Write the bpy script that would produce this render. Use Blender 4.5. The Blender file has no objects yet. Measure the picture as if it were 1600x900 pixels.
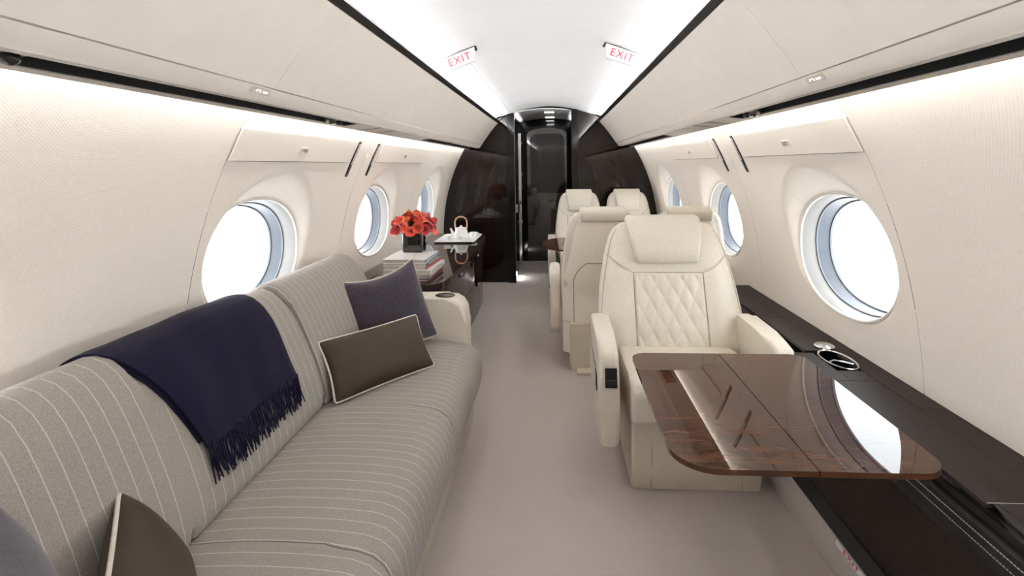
import bpy, bmesh, math, random
import numpy as np
from mathutils import Vector, Matrix
random.seed(7)
SC = bpy.context.scene
COL = SC.collection
PI = math.pi

# ------------------------------------------------------------------ camera
cam_d = bpy.data.cameras.new('camera')
cam = bpy.data.objects.new('camera', cam_d)
COL.objects.link(cam)
cam_d.sensor_width = 36.0
cam_d.lens = 808.6 / 1600 * 36
cam_d.shift_x = -(817.7 - 800) / 1600
cam_d.shift_y = -(450 - 257.8) / 1600
cam_d.clip_start = 0.02
_y, _r = math.radians(3.48), math.radians(-0.75)
_f = Vector((-math.sin(_y), math.cos(_y), 0)); _rt = Vector((math.cos(_y), math.sin(_y), 0)); _u = Vector((0, 0, 1))
_r2 = math.cos(_r) * _rt + math.sin(_r) * _u
_u2 = -math.sin(_r) * _rt + math.cos(_r) * _u
_m = Matrix((_r2, _u2, -_f)).transposed().to_4x4()
_m.translation = Vector((.069, 0, 1.34))
cam.matrix_world = _m
SC.camera = cam

# ------------------------------------------------------------------ world, exposure
W = bpy.data.worlds.new('world'); SC.world = W
W.use_nodes = True
_bg = W.node_tree.nodes['Background']
_bg.inputs[0].default_value = (0.93, 0.965, 1.0, 1)
_bg.inputs[1].default_value = 4.5
SC.view_settings.view_transform = 'Standard'
SC.view_settings.look = 'None'
SC.view_settings.gamma = 1.0
SC.view_settings.use_curve_mapping = False
SC.view_settings.exposure = 1.14
CEIL_LED = 28.0
WALL_LED = 17.0
try:
    SC.cycles.max_bounces = 14
    SC.cycles.diffuse_bounces = 8
    SC.cycles.glossy_bounces = 5
    SC.cycles.transparent_max_bounces = 12
    SC.cycles.sample_clamp_indirect = 8
    SC.cycles.caustics_reflective = False
    SC.cycles.caustics_refractive = False
except Exception:
    pass

# ------------------------------------------------------------------ materials
def _nt(name):
    m = bpy.data.materials.new(name); m.use_nodes = True
    nt = m.node_tree
    return m, nt, nt.nodes['Principled BSDF']

def mat(name, col, rough=.5, spec=.5, var=.06, scale=40, bump=0.0, bscale=200, coat=0, metal=0, stretch=(1, 1, 1), sheen=0, ior=None, coat_rough=.03):
    m, nt, b = _nt(name)
    N = nt.nodes; L = nt.links
    tc = N.new('ShaderNodeTexCoord'); mp = N.new('ShaderNodeMapping')
    L.new(tc.outputs['Object'], mp.inputs['Vector']); mp.inputs['Scale'].default_value = stretch
    n = N.new('ShaderNodeTexNoise'); n.inputs['Scale'].default_value = scale; n.inputs['Detail'].default_value = 4
    L.new(mp.outputs[0], n.inputs['Vector'])
    r = N.new('ShaderNodeValToRGB')
    r.color_ramp.elements[0].position = .3; r.color_ramp.elements[1].position = .7
    lo = [max(0, c * (1 - var)) for c in col]; hi = [min(1, c * (1 + var)) for c in col]
    r.color_ramp.elements[0].color = (*lo, 1); r.color_ramp.elements[1].color = (*hi, 1)
    L.new(n.outputs['Fac'], r.inputs[0]); L.new(r.outputs[0], b.inputs['Base Color'])
    b.inputs['Roughness'].default_value = rough
    b.inputs['Specular IOR Level'].default_value = spec
    b.inputs['Metallic'].default_value = metal
    if ior: b.inputs['IOR'].default_value = ior
    b.inputs['Coat Weight'].default_value = coat; b.inputs['Coat Roughness'].default_value = coat_rough
    if sheen:
        b.inputs['Sheen Weight'].default_value = sheen
    if bump:
        n2 = N.new('ShaderNodeTexNoise'); n2.inputs['Scale'].default_value = bscale; n2.inputs['Detail'].default_value = 3
        L.new(mp.outputs[0], n2.inputs['Vector'])
        bp = N.new('ShaderNodeBump'); bp.inputs['Strength'].default_value = bump; bp.inputs['Distance'].default_value = .002
        L.new(n2.outputs['Fac'], bp.inputs['Height']); L.new(bp.outputs[0], b.inputs['Normal'])
    return m

def emit(name, col, st):
    m, nt, b = _nt(name)
    b.inputs['Base Color'].default_value = (*col, 1)
    b.inputs['Emission Color'].default_value = (*col, 1)
    b.inputs['Emission Strength'].default_value = st
    return m

def weave(name, col, scale, rough=.85, depth=.25, var=.08):
    """woven wall covering: two crossing wave fields give relief and a fine tint"""
    m, nt, b = _nt(name); N = nt.nodes; L = nt.links
    tc = N.new('ShaderNodeTexCoord')
    w1 = N.new('ShaderNodeTexWave'); w1.wave_type = 'BANDS'; w1.bands_direction = 'DIAGONAL'; w1.inputs['Scale'].default_value = scale
    w1.inputs['Distortion'].default_value = 1.5; w1.inputs['Detail Scale'].default_value = 4
    w2 = N.new('ShaderNodeTexWave'); w2.wave_type = 'BANDS'; w2.bands_direction = 'Z'; w2.inputs['Scale'].default_value = scale * 1.3
    w2.inputs['Distortion'].default_value = 2
    for w in (w1, w2): L.new(tc.outputs['Object'], w.inputs['Vector'])
    mx = N.new('ShaderNodeMath'); mx.operation = 'MULTIPLY'
    L.new(w1.outputs['Fac'], mx.inputs[0]); L.new(w2.outputs['Fac'], mx.inputs[1])
    n = N.new('ShaderNodeTexNoise'); n.inputs['Scale'].default_value = 90; L.new(tc.outputs['Object'], n.inputs['Vector'])
    ad = N.new('ShaderNodeMath'); ad.operation = 'ADD'; L.new(mx.outputs[0], ad.inputs[0]); L.new(n.outputs['Fac'], ad.inputs[1])
    r = N.new('ShaderNodeValToRGB'); r.color_ramp.elements[0].position = .3; r.color_ramp.elements[1].position = 1.2
    r.color_ramp.elements[0].color = (*[c * (1 - var) for c in col], 1); r.color_ramp.elements[1].color = (*[min(1, c * (1 + var)) for c in col], 1)
    L.new(ad.outputs[0], r.inputs[0]); L.new(r.outputs[0], b.inputs['Base Color'])
    bp = N.new('ShaderNodeBump'); bp.inputs['Strength'].default_value = depth; bp.inputs['Distance'].default_value = .0015
    L.new(ad.outputs[0], bp.inputs['Height']); L.new(bp.outputs[0], b.inputs['Normal'])
    b.inputs['Roughness'].default_value = rough; b.inputs['Specular IOR Level'].default_value = .25
    return m

def wood(name, dark, light, scale, rough=.08, coat=1.0, stretch=(1, 6, 6), ior=1.5, cior=1.42):
    m, nt, b = _nt(name); N = nt.nodes; L = nt.links
    tc = N.new('ShaderNodeTexCoord'); mp = N.new('ShaderNodeMapping'); mp.inputs['Scale'].default_value = stretch
    L.new(tc.outputs['Object'], mp.inputs[0])
    n = N.new('ShaderNodeTexNoise'); n.inputs['Scale'].default_value = scale; n.inputs['Detail'].default_value = 8
    n.inputs['Distortion'].default_value = 1.2; n.inputs['Roughness'].default_value = .62
    L.new(mp.outputs[0], n.inputs['Vector'])
    n2 = N.new('ShaderNodeTexNoise'); n2.inputs['Scale'].default_value = scale * 9; n2.inputs['Detail'].default_value = 5
    L.new(mp.outputs[0], n2.inputs['Vector'])
    mx = N.new('ShaderNodeMath'); mx.operation = 'MULTIPLY_ADD'; mx.inputs[1].default_value = .35
    L.new(n2.outputs['Fac'], mx.inputs[0]); L.new(n.outputs['Fac'], mx.inputs[2])
    r = N.new('ShaderNodeValToRGB'); e = r.color_ramp.elements
    e[0].position = .42; e[1].position = .98; e[0].color = (*dark, 1); e[1].color = (*light, 1)
    L.new(mx.outputs[0], r.inputs[0]); L.new(r.outputs[0], b.inputs['Base Color'])
    b.inputs['Roughness'].default_value = .45; b.inputs['Specular IOR Level'].default_value = 0
    b.inputs['Coat Weight'].default_value = coat; b.inputs['Coat Roughness'].default_value = rough * .2; b.inputs['Coat IOR'].default_value = cior
    return m

def stripe_fabric(name):
    """grey heathered wool with pale pinstripes across the sofa every 41 mm (object Y)"""
    m, nt, b = _nt(name); N = nt.nodes; L = nt.links
    tc = N.new('ShaderNodeTexCoord'); sx = N.new('ShaderNodeSeparateXYZ'); L.new(tc.outputs['Object'], sx.inputs[0])
    nz = N.new('ShaderNodeTexNoise'); nz.inputs['Scale'].default_value = 60; L.new(tc.outputs['Object'], nz.inputs['Vector'])
    wob = N.new('ShaderNodeMath'); wob.operation = 'MULTIPLY_ADD'; wob.inputs[1].default_value = .0016
    L.new(nz.outputs['Fac'], wob.inputs[0]); L.new(sx.outputs['Y'], wob.inputs[2])
    md = N.new('ShaderNodeMath'); md.operation = 'PINGPONG'; md.inputs[1].default_value = .0205; L.new(wob.outputs[0], md.inputs[0])
    r = N.new('ShaderNodeMapRange'); r.inputs['From Min'].default_value = .0007; r.inputs['From Max'].default_value = .0017
    r.inputs['To Min'].default_value = 1; r.inputs['To Max'].default_value = 0; L.new(md.outputs[0], r.inputs['Value'])
    n = N.new('ShaderNodeTexNoise'); n.inputs['Scale'].default_value = 330; n.inputs['Detail'].default_value = 5; n.inputs['Roughness'].default_value = .75
    L.new(tc.outputs['Object'], n.inputs['Vector'])
    cr = N.new('ShaderNodeValToRGB'); e = cr.color_ramp.elements
    e[0].position = .32; e[1].position = .68; e[0].color = (.195, .172, .152, 1); e[1].color = (.335, .303, .273, 1)
    L.new(n.outputs['Fac'], cr.inputs[0])
    mix = N.new('ShaderNodeMix'); mix.data_type = 'RGBA'; mix.inputs[7].default_value = (.50, .465, .42, 1)
    k = N.new('ShaderNodeMath'); k.operation = 'MULTIPLY'; k.inputs[1].default_value = .75; L.new(r.outputs[0], k.inputs[0])
    L.new(k.outputs[0], mix.inputs[0]); L.new(cr.outputs[0], mix.inputs[6]); L.new(mix.outputs[2], b.inputs['Base Color'])
    bp = N.new('ShaderNodeBump'); bp.inputs['Strength'].default_value = .3; bp.inputs['Distance'].default_value = .0015
    L.new(n.outputs['Fac'], bp.inputs['Height']); L.new(bp.outputs[0], b.inputs['Normal'])
    b.inputs['Roughness'].default_value = .95; b.inputs['Specular IOR Level'].default_value = .15; b.inputs['Sheen Weight'].default_value = .12
    return m

def pane_mat(name):
    m = bpy.data.materials.new(name); m.use_nodes = True; nt = m.node_tree; N = nt.nodes; L = nt.links
    for n in list(N): N.remove(n)
    o = N.new('ShaderNodeOutputMaterial'); t = N.new('ShaderNodeBsdfTransparent'); g = N.new('ShaderNodeBsdfGlossy')
    t.inputs[0].default_value = (.97, .985, .99, 1); g.inputs['Roughness'].default_value = .02
    ly = N.new('ShaderNodeLayerWeight'); ly.inputs[0].default_value = .5
    pw = N.new('ShaderNodeMath'); pw.operation = 'POWER'; pw.inputs[1].default_value = 5; L.new(ly.outputs['Facing'], pw.inputs[0])
    lw = N.new('ShaderNodeMath'); lw.operation = 'MULTIPLY_ADD'; lw.inputs[1].default_value = .6; lw.inputs[2].default_value = .035; L.new(pw.outputs[0], lw.inputs[0])
    mx = N.new('ShaderNodeMixShader'); L.new(lw.outputs[0], mx.inputs[0]); L.new(t.outputs[0], mx.inputs[1]); L.new(g.outputs[0], mx.inputs[2])
    L.new(mx.outputs[0], o.inputs[0])
    return m

M = dict(
    wall=weave('wall_covering', (.80, .733, .655), 66, var=.045, depth=.2),
    linen=weave('linen_trim', (.52, .475, .42), 300, var=.3, depth=.4),
    bin=mat('bin_leather', (.79, .735, .67), .5, .3, .02, 15, .05, 500),
    ceil=mat('ceiling_paint', (.73, .72, .722), .55, .3, .015, 6),
    skin=mat('skin_primer', (.4, .4, .4), .8),
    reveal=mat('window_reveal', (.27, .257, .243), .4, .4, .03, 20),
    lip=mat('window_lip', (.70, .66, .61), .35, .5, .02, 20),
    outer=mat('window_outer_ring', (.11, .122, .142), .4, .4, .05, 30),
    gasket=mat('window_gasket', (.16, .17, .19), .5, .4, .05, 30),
    pane=pane_mat('window_pane'),
    carpet=mat('carpet', (.42, .362, .333), .98, .1, .13, 260, .7, 420, sheen=.25),
    leather=mat('cream_leather', (.62, .565, .475), .42, .4, .03, 60, .12, 600),
    leather2=mat('cream_leather_quilted', (.63, .575, .485), .42, .4, .03, 60, .25, 500),
    shell=mat('taupe_leather', (.60, .535, .44), .45, .35, .03, 60, .12, 600),
    shell_lit=mat('taupe_leather_lit', (.80, .735, .63), .45, .35, .03, 60, .12, 600),  # paler taupe leather: light missing on the seat backs is put into its colour
    plate=mat('sign_plate', (.62, .57, .51), .4, .4, .02, 20),
    icon=emit('lit_icon', (1, .98, .95), .7),
    gap=mat('panel_gap', (.30, .27, .24), .8, .2),
    seam=mat('leather_seam', (.33, .28, .22), .7, .2),
    stripe=stripe_fabric('pinstripe_wool'),
    sofabase=mat('sofa_base_leather', (.42, .375, .31), .5, .35, .04, 60, .1, 500),
    throw=mat('navy_wool', (.0085, .0068, .021), .95, .1, .3, 160, .3, 500, sheen=.06),
    darkpillow=mat('aubergine_wool', (.045, .037, .048), .95, .15, .25, 90, .3, 500, sheen=.35),
    brown=mat('brown_pillow_leather', (.042, .028, .018), .5, .25, .10, 20, .15, 300),
    piping=mat('pale_piping', (.60, .55, .49), .7, .3, .1, 200),
    espresso=wood('espresso_gloss', (.0060, .0040, .0034), (.017, .0105, .008), 3, stretch=(5, 5, .6)),
    espresso2=wood('credenza_gloss', (.014, .0080, .0055), (.045, .026, .018), 3, stretch=(5, .7, 5)),
    tablewood=wood('walnut_gloss', (.020, .0080, .0042), (.105, .043, .022), 4.5, stretch=(.7, 5, 4), cior=1.42),
    black=mat('black_satin', (.012, .012, .012), .35, .4, .1, 60),
    blackgloss=mat('black_gloss', (.005, .005, .005), .08, .28, .1, 60),
    blackleather=mat('black_leather', (.016, .016, .015), .5, .35, .12, 120, .2, 500),
    ledge=mat('brown_ledge_leather', (.026, .019, .0155), .6, .22, .10, 120, .2, 500),
    panel=mat('dark_suede_panel', (.026, .018, .0145), .7, .2, .25, 60, .2, 300),
    thread=mat('white_thread', (.62, .60, .55), .7),
    chrome=mat('chrome', (.75, .75, .76), .12, .5, .02, 20, metal=1),
    steel=mat('dark_steel', (.12, .11, .10), .3, .5, .1, 30, metal=.8),
    white=mat('white_porcelain', (.85, .84, .82), .15, .5, .01, 20),
    sign=mat('sign_white', (.60, .60, .60), .4, .4, .01, 20),
    red=mat('sign_red', (.50, .012, .03), .5, .4, .03, 20),
    bamboo=mat('bamboo_handle', (.62, .40, .25), .5, .4, .15, 40, stretch=(1, 1, 5)),
    glassblack=mat('black_glass', (.004, .004, .004), .04, .6, .1, 20, coat=1),
    stem=mat('stem_green', (.10, .20, .035), .5, .4, .3, 40),
    spadix=mat('spadix_yellow', (.75, .36, .08), .6),
    paper=mat('book_pages', (.46, .42, .37), .9, .1, .12, 300, stretch=(.02, .02, 6)),
    bwhite=mat('book_white', (.74, .72, .69), .35, .4, .03, 30),
    bblue=mat('book_blue', (.20, .31, .42), .35, .4, .1, 30),
    bblack=mat('book_black', (.016, .016, .018), .35, .4, .1, 30),
    bred=mat('book_red', (.30, .035, .05), .4, .4, .08, 30),
    bgrey=mat('book_grey', (.42, .39, .36), .4, .4, .06, 30),
    bmaroon=mat('book_maroon', (.10, .02, .025), .4, .4, .1, 30),
    led=emit('ceiling_led', (.975, .99, 1), CEIL_LED),
    wled=emit('wall_led', (.975, .99, 1), WALL_LED),
    spot=emit('downlight_led', (1, .98, .95), 26),
)
CORAL = [mat('coral_petal_%d' % i, c, .45, .35, .22, 25, sheen=.15) for i, c in
         enumerate([(.70, .085, .045), (.66, .13, .055), (.74, .15, .13), (.46, .035, .035)])]
for _cm in CORAL:
    _cm.node_tree.nodes['Principled BSDF'].inputs['Subsurface Weight'].default_value = 0

# ------------------------------------------------------------------ mesh helpers
def link(name, me, m, parent=None, ang=40):
    if m is not None: me.materials.append(m)
    for p in me.polygons: p.use_smooth = True
    try: me.set_sharp_from_angle(angle=math.radians(ang))
    except Exception: pass
    o = bpy.data.objects.new(name, me); COL.objects.link(o)
    if parent is not None: o.parent = parent
    return o

def mesh(name, verts, faces, m, parent=None, ang=40):
    me = bpy.data.meshes.new(name)
    me.from_pydata([tuple(v) for v in verts], [], faces); me.validate(); me.update()
    return link(name, me, m, parent, ang)

def frombm(name, bm, m, parent=None, ang=40):
    bmesh.ops.recalc_face_normals(bm, faces=bm.faces[:])
    me = bpy.data.meshes.new(name); bm.to_mesh(me); bm.free()
    return link(name, me, m, parent, ang)

def empty(name, loc=(0, 0, 0), label=None, cat=None, group=None, kind=None, rz=0):
    o = bpy.data.objects.new(name, None); COL.objects.link(o); o.location = loc; o.rotation_euler = (0, 0, rz)
    return tag(o, label, cat, group, kind)

def tag(o, label=None, cat=None, group=None, kind=None):
    if label: o['label'] = label
    if cat: o['category'] = cat
    if group: o['group'] = group
    if kind: o['kind'] = kind
    return o

def struct(o, label=None, cat=None):
    return tag(o, label, cat, kind='structure')

def wnorm(o):
    m = o.modifiers.new('weighted_normal', 'WEIGHTED_NORMAL'); m.keep_sharp = True; m.weight = 100
    return o

def box(name, x0, x1, y0, y1, z0, z1, m, parent=None, bev=0, seg=2):
    bm = bmesh.new()
    bmesh.ops.create_cube(bm, size=1)
    for v in bm.verts:
        v.co = Vector(((x0 + x1) / 2 + v.co.x * (x1 - x0), (y0 + y1) / 2 + v.co.y * (y1 - y0), (z0 + z1) / 2 + v.co.z * (z1 - z0)))
    if bev:
        bmesh.ops.bevel(bm, geom=bm.edges[:], offset=bev, segments=seg, profile=.6, affect='EDGES')
    o = frombm(name, bm, m, parent)
    return wnorm(o) if bev else o

def prism(name, prof, axis, d0, d1, m, parent=None, bev=0, seg=3, ang=40):
    """closed 2-D outline swept along an axis; cap edges bevelled. axis 'y': prof=(x,z); 'x': prof=(y,z); 'z': prof=(x,y)"""
    def P(a, b, d):
        return {'y': (a, d, b), 'x': (d, a, b), 'z': (a, b, d)}[axis]
    bm = bmesh.new()
    A = [bm.verts.new(P(a, b, d0)) for a, b in prof]; B = [bm.verts.new(P(a, b, d1)) for a, b in prof]
    n = len(prof)
    fa = bm.faces.new(A); fb = bm.faces.new(B[::-1])
    for i in range(n): bm.faces.new((A[i], B[i], B[(i + 1) % n], A[(i + 1) % n]))
    if bev:
        es = list(set(fa.edges) | set(fb.edges))
        bmesh.ops.bevel(bm, geom=es, offset=bev, segments=seg, profile=.5, affect='EDGES', clamp_overlap=True)
    o = frombm(name, bm, m, parent, ang)
    return wnorm(o) if bev else o

def sheet(name, prof, y0, y1, m, parent=None, t=.006, ny=1, ang=40):
    """open (x,z) profile swept along y with thickness t on its outer side"""
    P = [Vector((a, b)) for a, b in prof]; off = []
    for i in range(len(P)):
        d = (P[min(i + 1, len(P) - 1)] - P[max(i - 1, 0)]).normalized()
        off.append(P[i] + Vector((-d.y, d.x)) * t)
    return prism(name, [tuple(p) for p in P] + [tuple(p) for p in off[::-1]], 'y', y0, y1, m, parent, ang=ang)

def rrect(x0, x1, y0, y1, r, n=6):
    """rounded rectangle outline; r = radius or 4 radii (x0y0, x1y0, x1y1, x0y1)"""
    if not isinstance(r, (tuple, list)): r = (r,) * 4
    out = []
    for (cx, cy, a0, rr) in ((x0 + r[0], y0 + r[0], PI, r[0]), (x1 - r[1], y0 + r[1], 1.5 * PI, r[1]), (x1 - r[2], y1 - r[2], 0, r[2]), (x0 + r[3], y1 - r[3], .5 * PI, r[3])):
        for i in range(n + 1):
            a = a0 + i / n * PI / 2; out.append((cx + rr * math.cos(a), cy + rr * math.sin(a)))
    return out

def loft(name, rings, m, parent=None, closed=True, cap=True, ang=40, loop=False):
    n = len(rings[0]); V = [p for r in rings for p in r]; F = []
    for i in range(len(rings) - (0 if loop else 1)):
        k = (i + 1) % len(rings)
        for j in range(n if closed else n - 1):
            F.append((i * n + j, i * n + (j + 1) % n, k * n + (j + 1) % n, k * n + j))
    if cap and not loop:
        F.append(tuple(range(n))[::-1]); F.append(tuple((len(rings) - 1) * n + j for j in range(n)))
    bm = bmesh.new(); vs = [bm.verts.new(v) for v in V]
    for f in F:
        try: bm.faces.new([vs[i] for i in f])
        except ValueError: pass
    return frombm(name, bm, m, parent, ang)

def tube_rings(pts, r, n=8, closed=False):
    pts = [Vector(p) for p in pts]; rings = []
    N = len(pts); up = None
    for i, p in enumerate(pts):
        if closed: d = (pts[(i + 1) % N] - pts[i - 1]).normalized()
        else: d = (pts[min(i + 1, N - 1)] - pts[max(i - 1, 0)]).normalized()
        if up is None:
            up = Vector((0, 0, 1)) if abs(d.z) < .9 else Vector((1, 0, 0))
        a = d.cross(up).normalized(); b = a.cross(d).normalized(); up = b
        rr = r[i] if isinstance(r, (list, tuple)) else r
        rings.append([p + rr * (math.cos(2 * PI * j / n) * a + math.sin(2 * PI * j / n) * b) for j in range(n)])
    return rings

def tube(name, pts, r, m, parent=None, n=8, closed=False):
    return loft(name, tube_rings(pts, r, n, closed), m, parent, loop=closed)

def multi(name, parts, m, parent=None, ang=40):
    """several ring stacks joined into one mesh"""
    bm = bmesh.new()
    for rings in parts:
        n = len(rings[0]); vs = [[bm.verts.new(p) for p in r] for r in rings]
        for i in range(len(rings) - 1):
            for j in range(n): bm.faces.new((vs[i][j], vs[i][(j + 1) % n], vs[i + 1][(j + 1) % n], vs[i + 1][j]))
        bm.faces.new(vs[0][::-1]); bm.faces.new(vs[-1])
    return frombm(name, bm, m, parent, ang)

def lathe(name, prof, m, parent=None, n=28, loc=(0, 0, 0), squash=(1, 1), ang=40):
    rings = []
    for r, z in prof:
        rings.append([Vector((loc[0] + r * squash[0] * math.cos(2 * PI * j / n), loc[1] + r * squash[1] * math.sin(2 * PI * j / n), loc[2] + z)) for j in range(n)])
    return loft(name, rings, m, parent, ang=ang)

def text_mesh(name, s, size, depth, m, matrix, parent=None, sx=1.0):
    cu = bpy.data.curves.new('text_curve', 'FONT'); cu.body = s; cu.size = size; cu.extrude = depth
    cu.align_x = 'CENTER'; cu.align_y = 'CENTER'; cu.space_character = 1.1
    t = bpy.data.objects.new('text_tmp', cu); COL.objects.link(t)
    dg = bpy.context.evaluated_depsgraph_get()
    me = bpy.data.meshes.new_from_object(t.evaluated_get(dg)); me.name = name
    bpy.data.objects.remove(t); bpy.data.curves.remove(cu)
    me.materials.clear(); me.transform(matrix @ Matrix.Diagonal((sx, 1, 1, 1)))
    return link(name, me, m, parent)

def frame_matrix(o, r, u):
    r = Vector(r).normalized(); u = Vector(u); u = (u - u.dot(r) * r).normalized(); n = r.cross(u)
    m = Matrix((r, u, n)).transposed().to_4x4(); m.translation = Vector(o); return m

def smooth01(a, b, x):
    t = min(1, max(0, (x - a) / (b - a))); return t * t * (3 - 2 * t)

# ------------------------------------------------------------------ cabin section
YA, YB = -2.9, 5.9
_z = [.0, .3, .5, .7, .8, 1.0, 1.1, 1.2, 1.3, 1.4, 1.5]
_x = [1.18, 1.212, 1.222, 1.213, 1.203, 1.172, 1.147, 1.115, 1.077, 1.034, .985]
_pf = np.polyfit(_z, _x, 4)
def wx(z): return float(np.polyval(_pf, z))
WINS = [-2.15, -.72, .70, 2.135, 3.545, 5.02]
RA, RB, WZ, XW = .352, .243, .968, 1.208
def ell(th, a, b, e=2.25):
    c, s = math.cos(th), math.sin(th)
    return a * math.copysign(abs(c) ** (2 / e), c), b * math.copysign(abs(s) ** (2 / e), s)
def surf(Y, z, yc):
    base = wx(z)
    if yc is None: return base
    dy, dz = Y - yc, z - WZ
    r = ((abs(dy) / RA) ** 2.25 + (abs(dz) / RB) ** 2.25) ** (1 / 2.25)
    d = max(0, (r - 1)) * math.hypot(dy, dz) / max(r, .3)
    fun = XW - 1.25 * d
    k = .016
    h = max(0, k - abs(base - fun)) / k
    return max(base, fun) + h * h * k * .25

def wall_panel(name, side, y0, y1, yc, m, parent, z0=.40, z1=1.5995, off=0, g=.0012):
    y0 += g; y1 -= g
    V, F = [], []
    if yc is None:
        nu, nv = max(2, int((y1 - y0) / .1)), 24
        for i in range(nu + 1):
            for j in range(nv + 1):
                Y = y0 + (y1 - y0) * i / nu; z = z0 + (z1 - z0) * j / nv
                V.append((side * (surf(Y, z, None) + off), Y, z))
        for i in range(nu):
            for j in range(nv):
                a = i * (nv + 1) + j; F.append((a, a + 1, a + nv + 2, a + nv + 1))
    else:
        NT, NR = 120, 34
        ths = [2 * PI * i / NT for i in range(NT)]
        for (cx, cz) in ((y0, z0), (y0, z1), (y1, z0), (y1, z1)):
            ths.append(math.atan2(cz - WZ, cx - yc) % (2 * PI))
        ths = sorted(set(ths)); NT = len(ths)
        for t in ths:
            # rim point in the same direction as the ray
            c, s = math.cos(t), math.sin(t)
            rr = 1 / ((abs(c) / RA) ** 2.25 + (abs(s) / RB) ** 2.25) ** (1 / 2.25)
            ex, ez = rr * c, rr * s
            tx = ((y1 - yc) / c) if c > 1e-9 else (((y0 - yc) / c) if c < -1e-9 else 1e9)
            tz = ((z1 - WZ) / s) if s > 1e-9 else (((z0 - WZ) / s) if s < -1e-9 else 1e9)
            k = min(tx, tz)
            for j in range(NR + 1):
                w = (j / NR) ** 1.25
                Y = yc + ex * (1 - w) + k * c * w; z = WZ + ez * (1 - w) + k * s * w
                V.append((side * (surf(Y, z, yc) + off), Y, z))
        for i in range(NT):
            for j in range(NR):
                a = i * (NR + 1) + j; b = ((i + 1) % NT) * (NR + 1) + j
                F.append((a, b, b + 1, a + 1))
    return mesh(name, V, F, m, parent, ang=60)

# floor and outer skin ------------------------------------------------------
fl = struct(box('floor', -1.30, 1.30, YA - .1, 7.45, -.05, 0, M['carpet']))

def skin(side):
    V, F = [], []
    ys = [YA - .1, -1.43, -.01, 1.42, 2.84, 4.28, 7.5]
    for k, yc in enumerate(WINS):
        y0, y1 = ys[k], ys[k + 1]; z0, z1 = .3, 1.6; NT = 64
        ths = [2 * PI * i / NT for i in range(NT)] + [math.atan2(cz - WZ, cx - yc) % (2 * PI) for cx in (y0, y1) for cz in (z0, z1)]
        ths = sorted(set(ths)); b0 = len(V)
        for t in ths:
            c, s = math.cos(t), math.sin(t)
            rr = 1 / ((abs(c) / .322) ** 2.25 + (abs(s) / .213) ** 2.25) ** (1 / 2.25)
            tx = ((y1 - yc) / c) if c > 1e-9 else (((y0 - yc) / c) if c < -1e-9 else 1e9)
            tz = ((z1 - WZ) / s) if s > 1e-9 else (((z0 - WZ) / s) if s < -1e-9 else 1e9)
            q = min(tx, tz)
            V.append((side * 1.335, yc + rr * c, WZ + rr * s)); V.append((side * 1.335, yc + q * c, WZ + q * s))
        n = len(ths)
        for i in range(n):
            a = b0 + 2 * i; b = b0 + 2 * ((i + 1) % n); F.append((a, b, b + 1, a + 1))
    b0 = len(V); y0, y1 = ys[0], ys[-1]
    V += [(side * 1.335, y0, .3), (side * 1.335, y1, .3), (side * 1.30, y0, -.05), (side * 1.30, y1, -.05),
          (side * 1.335, y0, 1.6), (side * 1.335, y1, 1.6), (side * 1.0, y0, 2.12), (side * 1.0, y1, 2.12), (0, y0, 2.2), (0, y1, 2.2)]
    for a, b in ((0, 2), (4, 6), (6, 8)): F.append((b0 + a, b0 + a + 1, b0 + b + 1, b0 + b))
    return mesh('wall_outer_left' if side < 0 else 'wall_outer_right', V, F, M['skin'])
for s in (-1, 1): struct(skin(s))
struct(box('wall_back', -1.33, 1.33, YA - .12, YA, -.05, 2.2, M['bin']))
struct(box('wall_end', -1.33, 1.33, 7.45, 7.55, -.05, 2.2, M['espresso']))

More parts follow.
